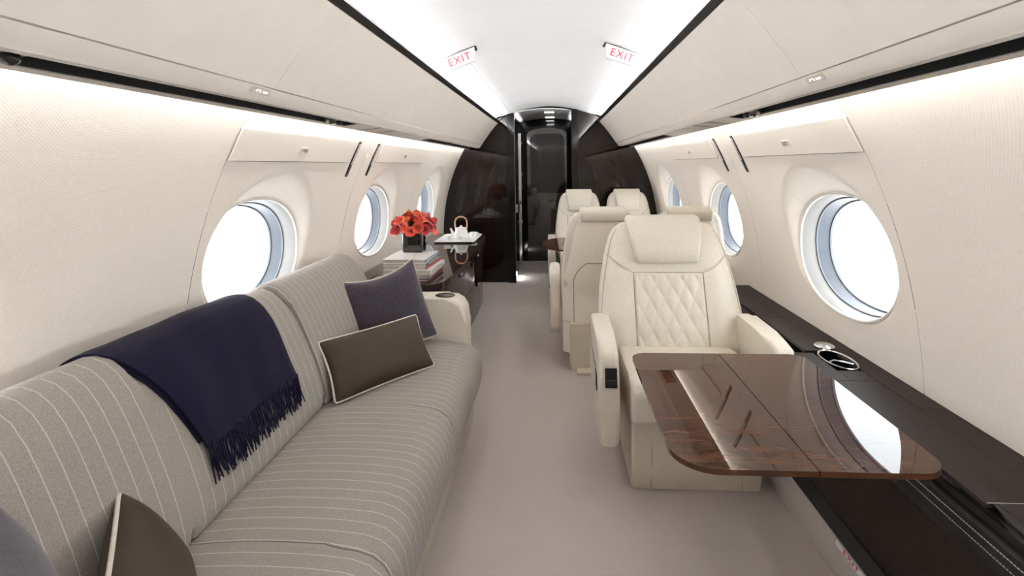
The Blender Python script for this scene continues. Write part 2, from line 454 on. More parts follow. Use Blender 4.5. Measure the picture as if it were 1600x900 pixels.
# side walls -----------------------------------------------------------------
BND = [YA, -1.43, 0.0, 1.70, 2.955, 4.33, YB]
for side, nm in ((-1, 'wall_left'), (1, 'wall_right')):
    root = struct(empty(nm, (0, 0, 0)))
    for k, yc in enumerate(WINS):
        wall_panel('side_panel', side, BND[k], BND[k + 1], yc, M['wall'], root, z0=.40)
    # hinged hatches above the windows: thin raised panels with a latch
    for (a, b, ly) in ((1.705, 2.735, 2.19), (3.165, 4.30, 3.71)):
        V, F = [], []; nu, nv = 20, 8; zz0, zz1 = 1.368, 1.478
        yc = min(WINS, key=lambda w: abs(w - (a + b) / 2))
        for lay in (-.008, .002):
            for i in range(nu + 1):
                for j in range(nv + 1):
                    Y = a + (b - a) * i / nu; z = zz0 + (zz1 - zz0) * j / nv
                    ins = lay
                    V.append((side * (surf(Y, z, yc) + ins), Y, z))
        K = (nu + 1) * (nv + 1)
        for i in range(nu):
            for j in range(nv):
                q = i * (nv + 1) + j; F.append((q, q + 1, q + nv + 2, q + nv + 1))
        rim = [i * (nv + 1) for i in range(nu)] + [nu * (nv + 1) + j for j in range(nv)] + [i * (nv + 1) + nv for i in range(nu, 0, -1)] + [j for j in range(nv, 0, -1)]
        for i in range(len(rim)):
            p, q = rim[i], rim[(i + 1) % len(rim)]; F.append((p, q, q + K, p + K))
        h = mesh('shade_hatch', V, F, M['wall'], root)
        gp = [(a - .001, zz1)] + [(a - .001, zz0 - .001)] + [(a + (b - a) * i / 20, zz0 - .001) for i in range(1, 21)] + [(b, zz1)]
        tube('hatch_gap', [(side * (surf(Y, z, yc) - .0005), Y, z) for Y, z in gp], .0016, M['gap'], h, 5)
        X = wx(1.414) - .003
        e = frame_matrix((side * (X - .006), ly, 1.414), (0, 1, 0), (side * (wx(1.44) - wx(1.39)), 0, .05))
        bm = bmesh.new()
        prof_o = rrect(-.034, .034, -.0135, .0135, .005, 3); prof_i = rrect(-.028, .028, -.008, .008, .003, 3)
        nn = len(prof_o)
        def lv(pr, h_): return [bm.verts.new(e @ Vector((x_, y_, h_))) for x_, y_ in pr]
        sgn = 1 if (e.to_3x3() @ Vector((0, 0, 1))).x * side < 0 else -1
        A = lv(prof_o, -.004 * sgn); B = lv(prof_o, .0025 * sgn); C_ = lv(prof_i, .0025 * sgn); D = lv(prof_i, 0 * sgn)
        for P_, Q_ in ((A, B), (B, C_), (C_, D)):
            for i in range(nn): bm.faces.new((P_[i], P_[(i + 1) % nn], Q_[(i + 1) % nn], Q_[i]))
        bm.faces.new(D)
        lt = frombm('latch', bm, M['leather'], h)
        bm = bmesh.new(); pl = rrect(-.002, .026, -.007, .007, .002, 2)
        A = lv(pl, .0004 * sgn); B = lv(pl, .002 * sgn)
        for i in range(len(pl)): bm.faces.new((A[i], A[(i + 1) % len(pl)], B[(i + 1) % len(pl)], B[i]))
        bm.faces.new(B); frombm('latch_pull', bm, M['seam'], h)

# windows --------------------------------------------------------------------
wn = 0
def ering(side, x, yc, a, b, n=96):
    return [Vector((side * x, yc + ell(2 * PI * i / n, a, b)[0], WZ + ell(2 * PI * i / n, a, b)[1])) for i in range(n)]
for side in (-1, 1):
    for yc in WINS:
        wn += 1
        w = struct(empty('window_%d' % wn, (0, 0, 0)))
        def ringset(nm, lst, m): return loft(nm, [ering(side, *([x, yc, a, b])) for x, a, b in lst], m, w, cap=False)
        ringset('window_lip', [(XW + .004, RA + .006, RB + .006), (XW - .003, RA + .004, RB + .004), (XW - .006, RA - .002, RB - .002), (XW - .003, RA - .007, RB - .007), (XW + .006, RA - .009, RB - .009)], M['lip'])
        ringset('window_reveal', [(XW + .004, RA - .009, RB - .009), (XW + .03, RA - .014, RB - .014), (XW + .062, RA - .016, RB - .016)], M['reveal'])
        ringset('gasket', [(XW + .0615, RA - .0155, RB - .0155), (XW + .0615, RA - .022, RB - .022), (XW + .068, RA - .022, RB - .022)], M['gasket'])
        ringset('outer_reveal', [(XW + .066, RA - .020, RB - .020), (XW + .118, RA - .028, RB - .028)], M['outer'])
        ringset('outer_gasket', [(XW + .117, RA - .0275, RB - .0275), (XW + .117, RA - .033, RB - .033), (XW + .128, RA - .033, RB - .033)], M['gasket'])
        A = ering(side, XW + .122, yc, RA - .031, RB - .031, 64); B = ering(side, XW + .126, yc, RA - .031, RB - .031, 64)
        loft('pane', [A, B], M['pane'], w)

# overhead bins, coves, ceiling ----------------------------------------------
def mir(prof, s): return [(s * a, b) for a, b in prof]
ceil = struct(empty('ceiling', (0, 0, 0)))
cp = [(-.412, 1.936), (-.34, 1.957), (-.26, 1.977), (-.17, 1.992), (-.08, 2.002), (0, 2.005), (.08, 2.002), (.17, 1.992), (.26, 1.977), (.34, 1.957), (.412, 1.936)]
sheet('ceiling_panel', cp, YA, YB, M['ceil'], ceil, t=.01)
for s in (-1, 1):
    cv = mir([(.413, 1.9365), (.45, 1.924), (.49, 1.914), (.53, 1.906), (.57, 1.897), (.603, 1.882), (.616, 1.858)], s)
    if s < 0: sheet('cove_panel', cv[::-1], YA, YB, M['ceil'], ceil, t=.01)
    else: sheet('cove_panel', cv, YA, YB, M['ceil'], ceil, t=.01)
    # slot behind the strip: LED rail lies on its floor and faces the cove
    prism('led_rail', mir([(.572, 1.8440), (.600, 1.8440), (.600, 1.860), (.596, 1.860)], s), 'y', YA + .01, YB - .01, M['led'], ceil)
for s, nm in ((-1, 'trim_1'), (1, 'trim_2')):
    struct(prism(nm, mir([(.574, 1.8225), (.553, 1.8385), (.556, 1.8510), (.561, 1.8510), (.565, 1.8425), (.615, 1.8425), (.615, 1.838), (.592, 1.832)], s), 'y', YA + .001, YB - .001, M['black']))
for s, nm in ((-1, 'left'), (1, 'right')):
    b = empty('overhead_bin', (s * .7, 1.5, 1.54), 'long cream overhead bin along the %s side of the ceiling above the %s' % (nm, 'sofa' if s < 0 else 'armchairs'), 'overhead bin', kind=None)
    inv = Matrix.Translation(-b.location)
    up = [(.577, 1.8205), (.607, 1.789), (.640, 1.751), (.672, 1.709), (.700, 1.670), (.727, 1.632), (.750, 1.598), (.7635, 1.577)]
    lo = [(.766, 1.574), (.778, 1.558), (.786, 1.548), (.794, 1.5415), (.802, 1.5395), (.812, 1.540)]
    for prof, yb, nm2 in ((up, ((YA, 1.50), (1.50, 5.24), (5.24, YB)), 'bin_door'), (lo, ((YA, YB),), 'bin_edge')):
        for a, c in yb:
            pr = mir(prof, s)
            o = sheet(nm2, pr[::-1] if s < 0 else pr, a + .0006, c - .0006, M['bin'], b, t=.012)
            o.data.transform(inv)
    # no-smoking / seat-belt sign plate
    yq = 1.437
    e = frame_matrix((s * .7715, yq, 1.5625), (0, -1 if s > 0 else 1, 0), (-s * .60, 0, .80))
    V = []
    pl = rrect(-.042, .042, -.010, .010, .003, 3)
    bm = bmesh.new(); A = [bm.verts.new(e @ Vector((x, y, -.004))) for x, y in pl]; B = [bm.verts.new(e @ Vector((x, y, .0035))) for x, y in pl]
    for i in range(len(pl)): bm.faces.new((A[i], A[(i + 1) % len(pl)], B[(i + 1) % len(pl)], B[i]))
    bm.faces.new(B); sp = frombm('sign_plate', bm, M['plate'], b); sp.data.transform(inv)
    bm = bmesh.new()
    for pts in ([(-.028, -.002), (-.022, -.002), (-.016, .004), (-.020, .005), (-.026, .001)], [(-.012, .005), (-.008, .005), (.0, -.004), (-.004, -.004)],
                [(.008, -.003), (.012, -.003), (.014, .002), (.010, .003)], [(.013, -.0035), (.022, -.0035), (.022, .001), (.013, .001)], [(.024, -.003), (.031, -.003), (.031, .002), (.024, .002)]):
        A = [bm.verts.new(e @ Vector((x, y, .0030))) for x, y in pts]; B = [bm.verts.new(e @ Vector((x, y, .0042))) for x, y in pts]
        for i in range(len(pts)): bm.faces.new((A[i], A[(i + 1) % len(pts)], B[(i + 1) % len(pts)], B[i]))
        bm.faces.new(B)
    ic = frombm('sign_icons', bm, M['icon'], b); ic.data.transform(inv)

# soffit between bin and wall: linen strips, black slot, wall-wash LED ----------
tn = 3
for s in (-1, 1):
    so = struct(empty('trim_%d' % tn, (0, 0, 0))); tn += 1
    def slab(nm, x0, z0, x1, z1, y0, y1, m, t=.01):
        return prism(nm, mir([(x0, z0), (x1, z1), (x1, z1 + t), (x0, z0 + t)], s), 'y', y0, y1, m, so)
    SZ = lambda x: 1.5425 - (x - .812) * .115
    slab('linen_strip', .8125, SZ(.8125), .838, SZ(.838), YA, YB, M['linen'])
    slab('linen_strip', .908, SZ(.908), .936, SZ(.936), YA, YB, M['linen'])
    slab('linen_panel', .8385, SZ(.8385), .9075, SZ(.9075), 2.36, 3.72, M['linen'])
    for a, c in ((YA, 2.359), (3.721, YB)):
        slab('slot_back', .836, 1.608, .912, 1.600, a, c, M['black'])
        slab('slot_side', .8385, 1.543, .843, 1.570, a, c, M['black'], .034)
        slab('slot_side', .903, 1.5335, .9075, 1.5330, a, c, M['black'], .068)
    for a, c in ((2.352, 2.3585), (3.7215, 3.728)):
        slab('slot_end', .8435, 1.5405, .9025, 1.5345, a, c, M['black'], .066)
    for yy in (2.60, 2.83):
        slab('slot_bar', .816, SZ(.816) - .0015, .932, SZ(.932) - .0015, yy, yy + .018, M['black'], .003)
    # LED rail lies on top of the outer linen strip, hidden behind it, and washes the wall
    prism('led_rail', mir([(.911, 1.5685), (.922, 1.5685), (.922, 1.5845), (.911, 1.5845)], s), 'y', YA + .01, YB - .01, M['wled'], so)
    slab('light_box', .9085, 1.6025, .985, 1.6005, YA, YB, M['ceil'])
    # placards on the hull wall beside the hatches: dark strip with a white instruction card
    for yy in (2.795, 3.10):
        e = frame_matrix((s * (surf(yy, 1.385, None) - .002), yy - .008, 1.385), (0, 1, 0), (s * (wx(1.48) - wx(1.29)), -.02, .19))
        sg = 1 if (e.to_3x3() @ Vector((0, 0, 1))).x * s < 0 else -1
        def plate(nm, x0, x1, y0, y1, h0, h1, m, par):
            bm = bmesh.new(); P = [(x0, y0), (x1, y0), (x1, y1), (x0, y1)]
            A = [bm.verts.new(e @ Vector((x, y, h0 * sg))) for x, y in P]; B = [bm.verts.new(e @ Vector((x, y, h1 * sg))) for x, y in P]
            for i in range(4): bm.faces.new((A[i], A[(i + 1) % 4], B[(i + 1) % 4], B[i]))
            bm.faces.new(B); bm.faces.new(A[::-1]); return frombm(nm, bm, m, par)
        pc = plate('placard_strip', -.014, .014, -.105, .105, -.006, .004, M['black'], so)
        plate('placard_card', -.007, .010, -.034, .092, .003, .005, M['sign'], pc)
        bm = bmesh.new()
        for i in range(16):
            y = -.028 + i * .0073
            for x0, x1 in ((-.004, .0005), (.003, .0065)):
                P = [(x0, y), (x1, y), (x1, y + .0045), (x0, y + .0045)]
                B = [bm.verts.new(e @ Vector((x, yv, .0056 * sg))) for x, yv in P]; bm.faces.new(B)
        frombm('placard_print', bm, M['red'], pc)
        plate('placard_window', -.006, .006, -.098, -.086, .003, .0048, M['steel'], pc)
    # reading lights at the slot's end
    for q, (yl, lab) in enumerate(((2.14, 'at its far end'), (.77, 'close to the picture edge'))):
        r = empty('reading_light', (s * .875, yl, 1.553), 'dark metal reading light in the %s slot, %s' % ('left' if s < 0 else 'right', lab), 'reading light', 'reading lights in the overhead slots')
        def sph(nm, c, rad, m):
            bm = bmesh.new(); bmesh.ops.create_uvsphere(bm, u_segments=16, v_segments=10, radius=rad)
            for v in bm.verts: v.co += Vector(c)
            return frombm(nm, bm, m, r)
        sph('lamp_ball', (0, 0, -.006), .024, M['steel'])
        lathe('bezel', [(.028, .004), (.032, .008), (.032, .014), (.024, .016)], M['black'], r, 20)
        tube('lens_ring', [(.014 * math.cos(a), .014 * math.sin(a), -.028) for a in [2 * PI * i / 16 for i in range(16)]], .003, M['chrome'], r, 6, True)
        box('bracket', -.012, .012, .03, .10, -.008, .010, M['steel'], r, .003)
        sph('gasper', (0, .075, -.014), .015, M['black'])

# EXIT signs on the coves -------------------------------------------------------
for s in (-1, 1):
    p0 = Vector((s * .33, 2.65, 1.944)); p1 = Vector((s * .517, 2.65, 1.874))
    r = (p1 - p0) if s > 0 else (p0 - p1)
    W_ = r.length; r.normalize(); nrm = Vector((0, -1, 0)); up = nrm.cross(r)
    c = (p0 + p1) / 2
    g = empty('exit_sign', c, 'white trapezoid EXIT sign with red letters on the %s ceiling cove' % ('left' if s < 0 else 'right'), 'exit sign', 'ceiling exit signs')
    e = frame_matrix((0, 0, 0), r, up)
    def tz(nm, pts, h0, h1, m):
        bm = bmesh.new(); A = [bm.verts.new(e @ Vector((x, y, h0))) for x, y in pts]; B = [bm.verts.new(e @ Vector((x, y, h1))) for x, y in pts]
        n_ = len(pts)
        for i in range(n_): bm.faces.new((A[i], A[(i + 1) % n_], B[(i + 1) % n_], B[i]))
        bm.faces.new(B); bm.faces.new(A[::-1]); return frombm(nm, bm, m, g)
    w2 = W_ / 2
    tz('sign_body', [(-w2, .012), (-w2 + .03, -.056), (w2 - .03, -.056), (w2, .012)], -.02, .0, M['sign'])
    tz('top_edge', [(-w2 - .003, .012), (w2 + .003, .012), (w2 + .003, .0155), (-w2 - .003, .0155)], -.021, .002, M['black'])
    xi = w2 if s < 0 else -w2
    tz('end_clip', [(xi - .008, -.008), (xi + .004, -.008), (xi + .006, .012), (xi - .004, .012)], -.018, .004, M['black'])
    text_mesh('lettering', 'EXIT', .056, .0008, M['red'], e @ Matrix.Translation((0, -.022, .001)), g, 1.0)

# ------------------------------------------------------------------ bulkhead and vestibule
def hull_half(s, x_in, top):
    """bulkhead outline from the aisle edge to the hull: (x,z)"""
    pts = [(x_in, 0.0), (1.16, 0.0)]
    for z in (.1, .3, .5, .7, .9, 1.05, 1.2, 1.3, 1.4, 1.5): pts.append((wx(z) + .012, z))
    pts += [(.99, 1.53), (.83, 1.56)]
    pts += [(.78, 1.61), (.70, 1.70), (.62, 1.80), (.60, 1.855), (.52, 1.90), (.43, 1.94)]
    pts += [(x_in, top)]
    return mir(pts, s)
bl = struct(empty('wall_bulkhead', (0, 0, 0)))
prism('bulkhead_panel', hull_half(-1, .47, 1.935), 'y', YB + .002, YB + .03, M['espresso'], bl)
prism('bulkhead_panel', hull_half(1, .345, 1.96), 'y', YB + .002, YB + .03, M['espresso'], bl)
box('pilaster', -.47, -.385, YB - .035, YB + .02, 0, 1.93, M['blackgloss'], bl, .004)
box('pilaster', .262, .338, YB - .035, YB + .02, 0, 1.965, M['blackgloss'], bl, .004)
box('pilaster_edge', .338, .345, YB - .037, YB + .02, 0, 1.955, M['espresso2'], bl)
box('pilaster_trim', -.388, -.382, YB - .037, YB - .03, 0, 1.93, M['steel'], bl)
vs = struct(empty('wall_vestibule', (0, 0, 0)))
box('vestibule_panel', -.47, -.405, YB + .031, 7.2, 0, 2.06, M['blackgloss'], vs)
box('vestibule_panel', .315, .36, YB + .031, 7.2, 0, 2.06, M['blackgloss'], vs)
sheet('vestibule_ceiling', [(-.41, 1.935), (-.25, 1.965), (-.1, 1.98), (.05, 1.98), (.2, 1.965), (.33, 1.94)], YB + .031, 7.2, M['ceil'], vs, t=.01)
for xa, xb, xl in ((-.4045, -.378, -.381), (.288, .3145, .291)):
    box('cove_lip', xa, xb, YB + .04, 7.15, 1.868, 1.872, M['blackgloss'], vs)
    box('cove_lip', xl - .003, xl + .003, YB + .04, 7.15, 1.8725, 1.890, M['blackgloss'], vs)
    box('led_rail', (xa + xb) / 2 - .004, (xa + xb) / 2 + .004, YB + .05, 7.1, 1.8725, 1.878, M['wled'], vs)
box('vestibule_end', -.47, .36, 7.2, 7.25, 0, 2.06, M['blackgloss'], vs)
for k, yy in enumerate((6.25, 6.93)):
    d = struct(empty('trim_%d' % (5 + k), (.01, yy, 1.979)))
    box('downlight_frame', -.065, .065, -.05, .05, -.008, -.001, M['chrome'], d, .003)
    box('downlight_lens', -.055, .055, -.042, .042, -.0105, -.007, M['spot'], d)
box('step_light', -.404, -.400, 6.0, 6.25, .03, .05, M['spot'], vs)
dr = struct(empty('door_1', (-.02, 7.19, 0)))
prism('door_leaf', [(-.30, .012), (.275, .012), (.275, 1.72), (.25, 1.79), (.20, 1.82), (.08, 1.845), (-.06, 1.85), (-.18, 1.835), (-.27, 1.80), (-.30, 1.74)], 'y', -.03, .005, M['glassblack'], dr, .004)
prism('door_inset', rrect(-.25, .225, .95, 1.77, (.03, .03, .10, .10)), 'y', -.036, -.029, M['espresso'], dr, .002)
box('threshold', -.30, .28, -.06, -.005, .001, .011, M['chrome'], dr, .002)
lathe('knob_rose', [(.0, 0), (.045, 0), (.045, .006), (.03, .012), (.014, .014), (.014, .03), (.032, .036), (.034, .05), (.02, .056), (0, .057)], M['steel'], dr, 24).matrix_local = Matrix.Translation((-.20, -.034, .98)) @ Matrix.Rotation(PI / 2, 4, 'X')
dt = struct(empty('trim_7', (-.398, 7.02, 0)))
box('door_track', -.008, .010, -.012, .012, .03, 1.77, M['chrome'], dt, .003)
for zz in (.55, 1.02, 1.20, 1.62): box('track_bracket', .008, .022, -.02, .02, zz, zz + .035, M['steel'], dt, .003)
box('door_handle', -.002, .03, -.32, -.27, .72, .83, M['chrome'], dt, .006)

# ------------------------------------------------------------------ right side ledge
lg = empty('side_ledge', (1.08, 1.5, 0), 'long dark brown leather side ledge running under the right windows', 'ledge')
LI = Matrix.Translation((-1.08, -1.5, 0))
def lp(o): o.data.transform(LI); return o
LE = 2.06          # the full ledge ends at the armchair; beyond it a set-back ledge runs on to the paired seats
lp(prism('carpet_riser', [(.950, .001), (1.02, .001), (1.02, .118), (.978, .118), (.966, .112), (.958, .09)], 'y', YA + .002, 3.18, M['carpet'], lg))
lp(prism('black_kick', [(.968, .119), (1.02, .119), (1.02, .182), (.974, .182)], 'y', YA + .002, 3.18, M['blackleather'], lg))
lp(prism('recess_panel', [(.982, .183), (1.02, .183), (1.02, .462), (.988, .462)], 'y', YA + .002, LE, M['panel'], lg))
lp(prism('leather_band', [(.978, .463), (1.02, .463), (1.02, .555), (.986, .555), (.972, .545), (.968, .52), (.970, .475)], 'y', YA + .002, LE, M['blackleather'], lg))
lp(prism('wood_rail', [(.984, .556), (1.02, .556), (1.02, .590), (.984, .590), (.977, .583), (.977, .563)], 'y', YA + .002, LE, M['blackgloss'], lg))
lp(box('set_back_panel', 1.034, 1.06, LE + .001, 3.18, .001, .589, M['blackgloss'], lg))
# ledge top in leather-wrapped panels, inner row and outer row
seams_in = [YA + .002, -.4, 1.168, 1.80]
for a, c in zip(seams_in[:-1], seams_in[1:]):
    lp(box('ledge_panel', .982 if a > 1.0 else 1.005, 1.1372, a + .0008, c - .0008, .5905, .602, M['ledge'], lg, .002))
lp(box('ledge_panel', .982, 1.052, 1.8008, 2.06, .5905, .602, M['ledge'], lg, .002))
lp(box('ledge_panel', 1.053, 1.1372, 1.8008, 1.885, .5905, .602, M['ledge'], lg, .002))
lp(box('ledge_panel', 1.034, 1.1372, 2.085, 2.52, .5905, .602, M['ledge'], lg, .002))
lp(box('ledge_panel', 1.034, 1.1372, 2.5216, 3.18, .5905, .602, M['ledge'], lg, .002))
lp(box('ledge_panel', 1.1378, 1.226, YA + .002, 1.60, .5905, .602, M['ledge'], lg, .002))
lp(box('ledge_panel', 1.1388, 1.226, 1.6012, 3.18, .5905, .602, M['ledge'], lg, .002))
lp(box('seam_strip', .984, 1.137, 1.1655, 1.1675, .60, .6032, M['chrome'], lg))
lp(box('ledge_core', 1.021, 1.17, YA + .002, 2.05, .02, .53, M['black'], lg))
# scalloped grip in the near rail
lp(prism('grip_scallop', [(1.0, .1), (.985, .35), (.972, .62), (.972, .95), (.980, 1.10), (.995, 1.165), (1.004, 1.165), (1.004, .1)], 'z', .592, .6015, M['blackgloss'], lg, .001))
# twin white stitching as two dashed rows
bm = bmesh.new()
for (x, z) in ((.9685, .512), (.9695, .533)):
    y = .6
    while y < 2.3:
        for sx_ in (0,):
            vs_ = [bm.verts.new((x - .0012, y, z - .0012)), bm.verts.new((x - .0012, y + .0055, z - .0012)), bm.verts.new((x - .0012, y + .0055, z + .0012)), bm.verts.new((x - .0012, y, z + .0012)), bm.verts.new((x + .002, y, z)), bm.verts.new((x + .002, y + .0055, z))]
            bm.faces.new(vs_[:4]); bm.faces.new((vs_[0], vs_[4], vs_[5], vs_[1])); bm.faces.new((vs_[3], vs_[2], vs_[5], vs_[4]))
        y += .008
st = lp(frombm('stitching', bm, M['thread'], lg)); st['kind'] = 'stuff'
# cup holder sunk in the ledge
ch = empty('cup_holder', (1.106, 1.985, .602), 'black oval cup holder with chrome rim set in the right ledge', 'cup holder')
def ovr(x, rx, ry, z, n=32): return [Vector((rx * math.cos(2 * PI * i / n), ry * math.sin(2 * PI * i / n), z)) for i in range(n)]
def ovl(nm, lst, m, par): return loft(nm, [ovr(0, a, b, z) for a, b, z in lst], m, par, cap=False)
ovl('well', [(.052, .098, .003), (.048, .093, .002), (.046, .090, -.055), (.0, .0, -.056)], M['blackgloss'], ch)
ovl('rim', [(.054, .10, .0005), (.054, .10, .004), (.050, .096, .005), (.047, .092, .002)], M['chrome'], ch)
tube('divider_bar', [(-.04, -.02, .0), (-.02, -.012, .004), (.0, -.03, .005), (.03, -.05, .004)], .003, M['chrome'], ch, 6)
lathe('flip_lid', [(.0, .012), (.03, .011), (.038, .006), (.038, .002), (.0, .001)], M['chrome'], ch, 24, loc=(.02, .135, .001))
# low-level EXIT marker on the riser
e = frame_matrix((.9650, 1.60, .106), (0, -1, 0), (.25, 0, 1))
g = empty('floor_exit_sign', (.955, 1.60, .06), 'narrow white EXIT marker with red letters low on the right riser', 'exit sign')
gi = Matrix.Translation((-.955, -1.60, -.06))
bm = bmesh.new(); pl = rrect(-.135, .135, -.0085, .0085, .002, 3)
A = [bm.verts.new(e @ Vector((x, y, -.006))) for x, y in pl]; B = [bm.verts.new(e @ Vector((x, y, .003))) for x, y in pl]
for i in range(len(pl)): bm.faces.new((A[i], A[(i + 1) % len(pl)], B[(i + 1) % len(pl)], B[i]))
bm.faces.new(B); bm.faces.new(A[::-1]); o = frombm('marker_plate', bm, M['sign'], g); o.data.transform(gi)
o = text_mesh('lettering', 'EXIT', .019, .0006, M['red'], e @ Matrix.Translation((-.05, 0, .0035)), g, 2.0); o.data.transform(gi)

# ------------------------------------------------------------------ folding table
def make_table(name, x0, x1, y0, y1, z, xs, radii, label, stem_x):
    t = empty(name, ((x0 + x1) / 2, (y0 + y1) / 2, 0), label, 'table')
    cx, cy = (x0 + x1) / 2, (y0 + y1) / 2
    th = .013
    def leaf(a, c, rr):
        pr = [(p - cx, q - cy) for p, q in rrect(a, c, y0, y1, rr, 10)]
        return prism('table_leaf', pr, 'z', z - th, z, M['tablewood'], t, .004, 3)
    g_ = .0012
    leaf(x0, xs - g_, (radii[0], .0015, .0015, radii[3])); leaf(xs + g_, x1, (.0015, radii[1], radii[2], .0015))
    box('hinge_strip', xs - .004 - cx, xs + .004 - cx, y0 + .01 - cy, y1 - .01 - cy, z - th - .003, z - .006, M['chrome'], t)
    box('slide_arm', xs + .05 - cx, stem_x - cx, -.09, .09, z - .105, z - .08, M['black'], t, .003)
    box('slide_post', xs + .06 - cx, xs + .16 - cx, -.08, .08, z - .0795, z - th - .0005, M['steel'], t, .003)
    return t
make_table('folding_table', .332, .928, 1.17, 1.88, .66, .640, (.10, .07, .05, .05), 'glossy brown walnut folding table in front of the near armchair', .9660)
make_table('folding_table', -.045, .90, 4.10, 4.86, .66, .55, (.30, .04, .04, .30), 'glossy walnut table between the far paired seats, rounded end showing', 1.16)

# ------------------------------------------------------------------ cream leather seats
def make_chair(name, label, loc, rz, sx, arms, group, detail=True):
    c = empty(name, loc, label, 'seat', group, rz=rz)
    zs = [.36, .40, .46, .55, .62, .70, .78, .86, .93, .98, 1.015, 1.04, 1.053, 1.058]
    zs = [z if z < .8 else .8 + (z - .8) * .93 for z in zs]
    ws = [.315, .335, .347, .354, .351, .341, .328, .312, .296, .279, .256, .225, .18, .10]
    ts = [.14, .16, .175, .18, .175, .165, .155, .145, .135, .125, .11, .09, .06, .02]
    def yc(z): return .135 + (z - .45) * .30
    def wz(z): return float(np.interp(z, zs, ws)) * sx
    def tz_(z): return float(np.interp(z, zs, ts))
    def dish(x, z):
        u = abs(x) / wz(z)
        return .020 * (1 - smooth01(.40, .72, u)) * smooth01(.36, .44, z) * (1 - smooth01(.80, .9, z))
    NN = 56
    def row(z):
        out = []
        for j in range(NN):
            a = 2 * PI * j / NN; ca, sa = math.cos(a), math.sin(a); n = 3.4
            x = wz(z) * math.copysign(abs(ca) ** (2 / n), ca); y = tz_(z) / 2 * math.copysign(abs(sa) ** (2 / n), sa)
            if y < 0: y += dish(x, z)
            out.append(Vector((x, yc(z) + y, z)))
        return out
    def front(x, z):
        n = 3.4; u = min(.999, abs(x) / wz(z)); return yc(z) - tz_(z) / 2 * (1 - u ** n) ** (1 / n) + dish(x, z)
    loft('backrest', [row(z) for z in zs], M['leather'], c, ang=70)
    # rear shell: a smooth hard cover with an arched lower panel
    def shellrow(z, k=1.0, d=.0):
        n_ = 3.4; out = []
        w = (wz(min(z, 1.04)) if z > .46 else wz(.46)) * k
        for j in range(21):
            u = (-1 + 2 * j / 20) * k; x = w / k * u * .985
            yb = (yc(z) + tz_(z) / 2) if z > .46 else (yc(.46) + tz_(.46) / 2)
            y = yb - .05 * abs(u) ** 4 + .010 + d
            out.append(Vector((x, y, z)))
        return out
    zz = [.09, .12, .2, .3, .4, .5, .6, .7, .8, .9, .96, .99]
    A = [shellrow(z) for z in zz]
    rings = [A[i] + [v + Vector((0, -.035, 0)) for v in A[i][::-1]] for i in range(len(zz))]
    sh = loft('back_shell', rings, M['shell_lit'], c, ang=50)
    pan = []
    for i in range(15):
        t = i / 14; z = .30 + .40 * t
        k = .72 if t < .55 else .72 - .30 * ((t - .55) / .45) ** 3.0
        rw = shellrow(z, k, .005); pan.append(rw + [v + Vector((0, -.012, 0)) for v in rw[::-1]])
    loft('lower_back_panel', pan, M['shell_lit'], sh, ang=50)
    tube('panel_edge', [r[0] + Vector((0, .0005, 0)) for r in pan] + [v + Vector((0, .0005, 0)) for v in pan[-1][1:20]] + [r[20] + Vector((0, .0005, 0)) for r in pan[::-1]], .003, M['seam'], sh, 6)
    tube('shell_seam', [v + Vector((0, .0006, 0)) for v in shellrow(.295)], .0018, M['seam'], sh, 6)
    # quilted centre panel
    hw = .172 * sx; z0, z1 = .40, .792
    nu, nv = (72, 96) if detail else (36, 48); V, F = [], []
    for i in range(nu + 1):
        for j in range(nv + 1):
            u = i / nu; v = j / nv; x = -hw + 2 * hw * u; z = z0 + (z1 - z0) * v
            A_ = u * 4.8; B_ = v * 2.9
            p = abs(math.sin(PI * (A_ + B_))) ** .55 * abs(math.sin(PI * (A_ - B_))) ** .55
            ed = min(1, min(u, 1 - u) / .03) * min(1, min(v, 1 - v) / .03)
            y = front(x, z) - .004 - .012 * p * ed + (1 - ed) * .010
            V.append((x, y, z))
    for i in range(nu):
        for j in range(nv):
            a = i * (nv + 1) + j; F.append((a, a + nv + 1, a + nv + 2, a + 1))
    mesh('quilted_panel', V, F, M['leather2'], c, ang=80)
    ed = [(-hw, z0)] + [(-hw, z0 + (z1 - z0) * i / 12) for i in range(1, 13)] + [(-hw + 2 * hw * i / 10, z1) for i in range(1, 11)] + [(hw, z1 - (z1 - z0) * i / 12) for i in range(1, 13)]
    tube('panel_seam', [(x, front(x, z) - .0005, z) for x, z in ed], .0026, M['seam'], c, 6)
    for s in (-1, 1):
        for k, off in enumerate((0, .009)):
            pts = []
            for i in range(9):
                t = i / 8; x = s * sx * (.172 + .13 * t + off * .2); z = .792 + .085 * t - .012 * math.sin(PI * t) + off
                pts.append((x, front(x, z) - .0008, z))
            tube('shoulder_stitching', pts, .0013, M['seam'], c, 5)
        pts = []
        for i in range(20):
            z = .44 + .585 * i / 19; x = s * wz(z) * .955
            pts.append((x, front(x, z) - .0006, z))
        tube('edge_seam', pts, .0014, M['seam'], c, 5)
    # headrest wrapped over the top
    prof = []
    fy = lambda z: front(0, z)
    ZK = -.017
    P = [(fy(.865) + .01, .868), (fy(.865) - .020, .858), (fy(.88) - .034, .872), (fy(.93) - .038, .93), (fy(.99) - .034, .99), (fy(1.03) - .030, 1.04), (fy(1.04) - .014, 1.070),
         (yc(1.04) - .01, 1.083), (yc(1.04) + .035, 1.083), (yc(1.03) + .075, 1.070), (yc(1.03) + .088, 1.045), (yc(1.0) + .090, 1.005), (yc(1.0) + .083, .994), (yc(1.0) + .03, .994), (fy(.95) + .02, .95)]
    P = [(y, z + ZK) for y, z in P]
    cy_, cz_ = sum(p[0] for p in P) / len(P), sum(p[1] for p in P) / len(P)
    rings = []
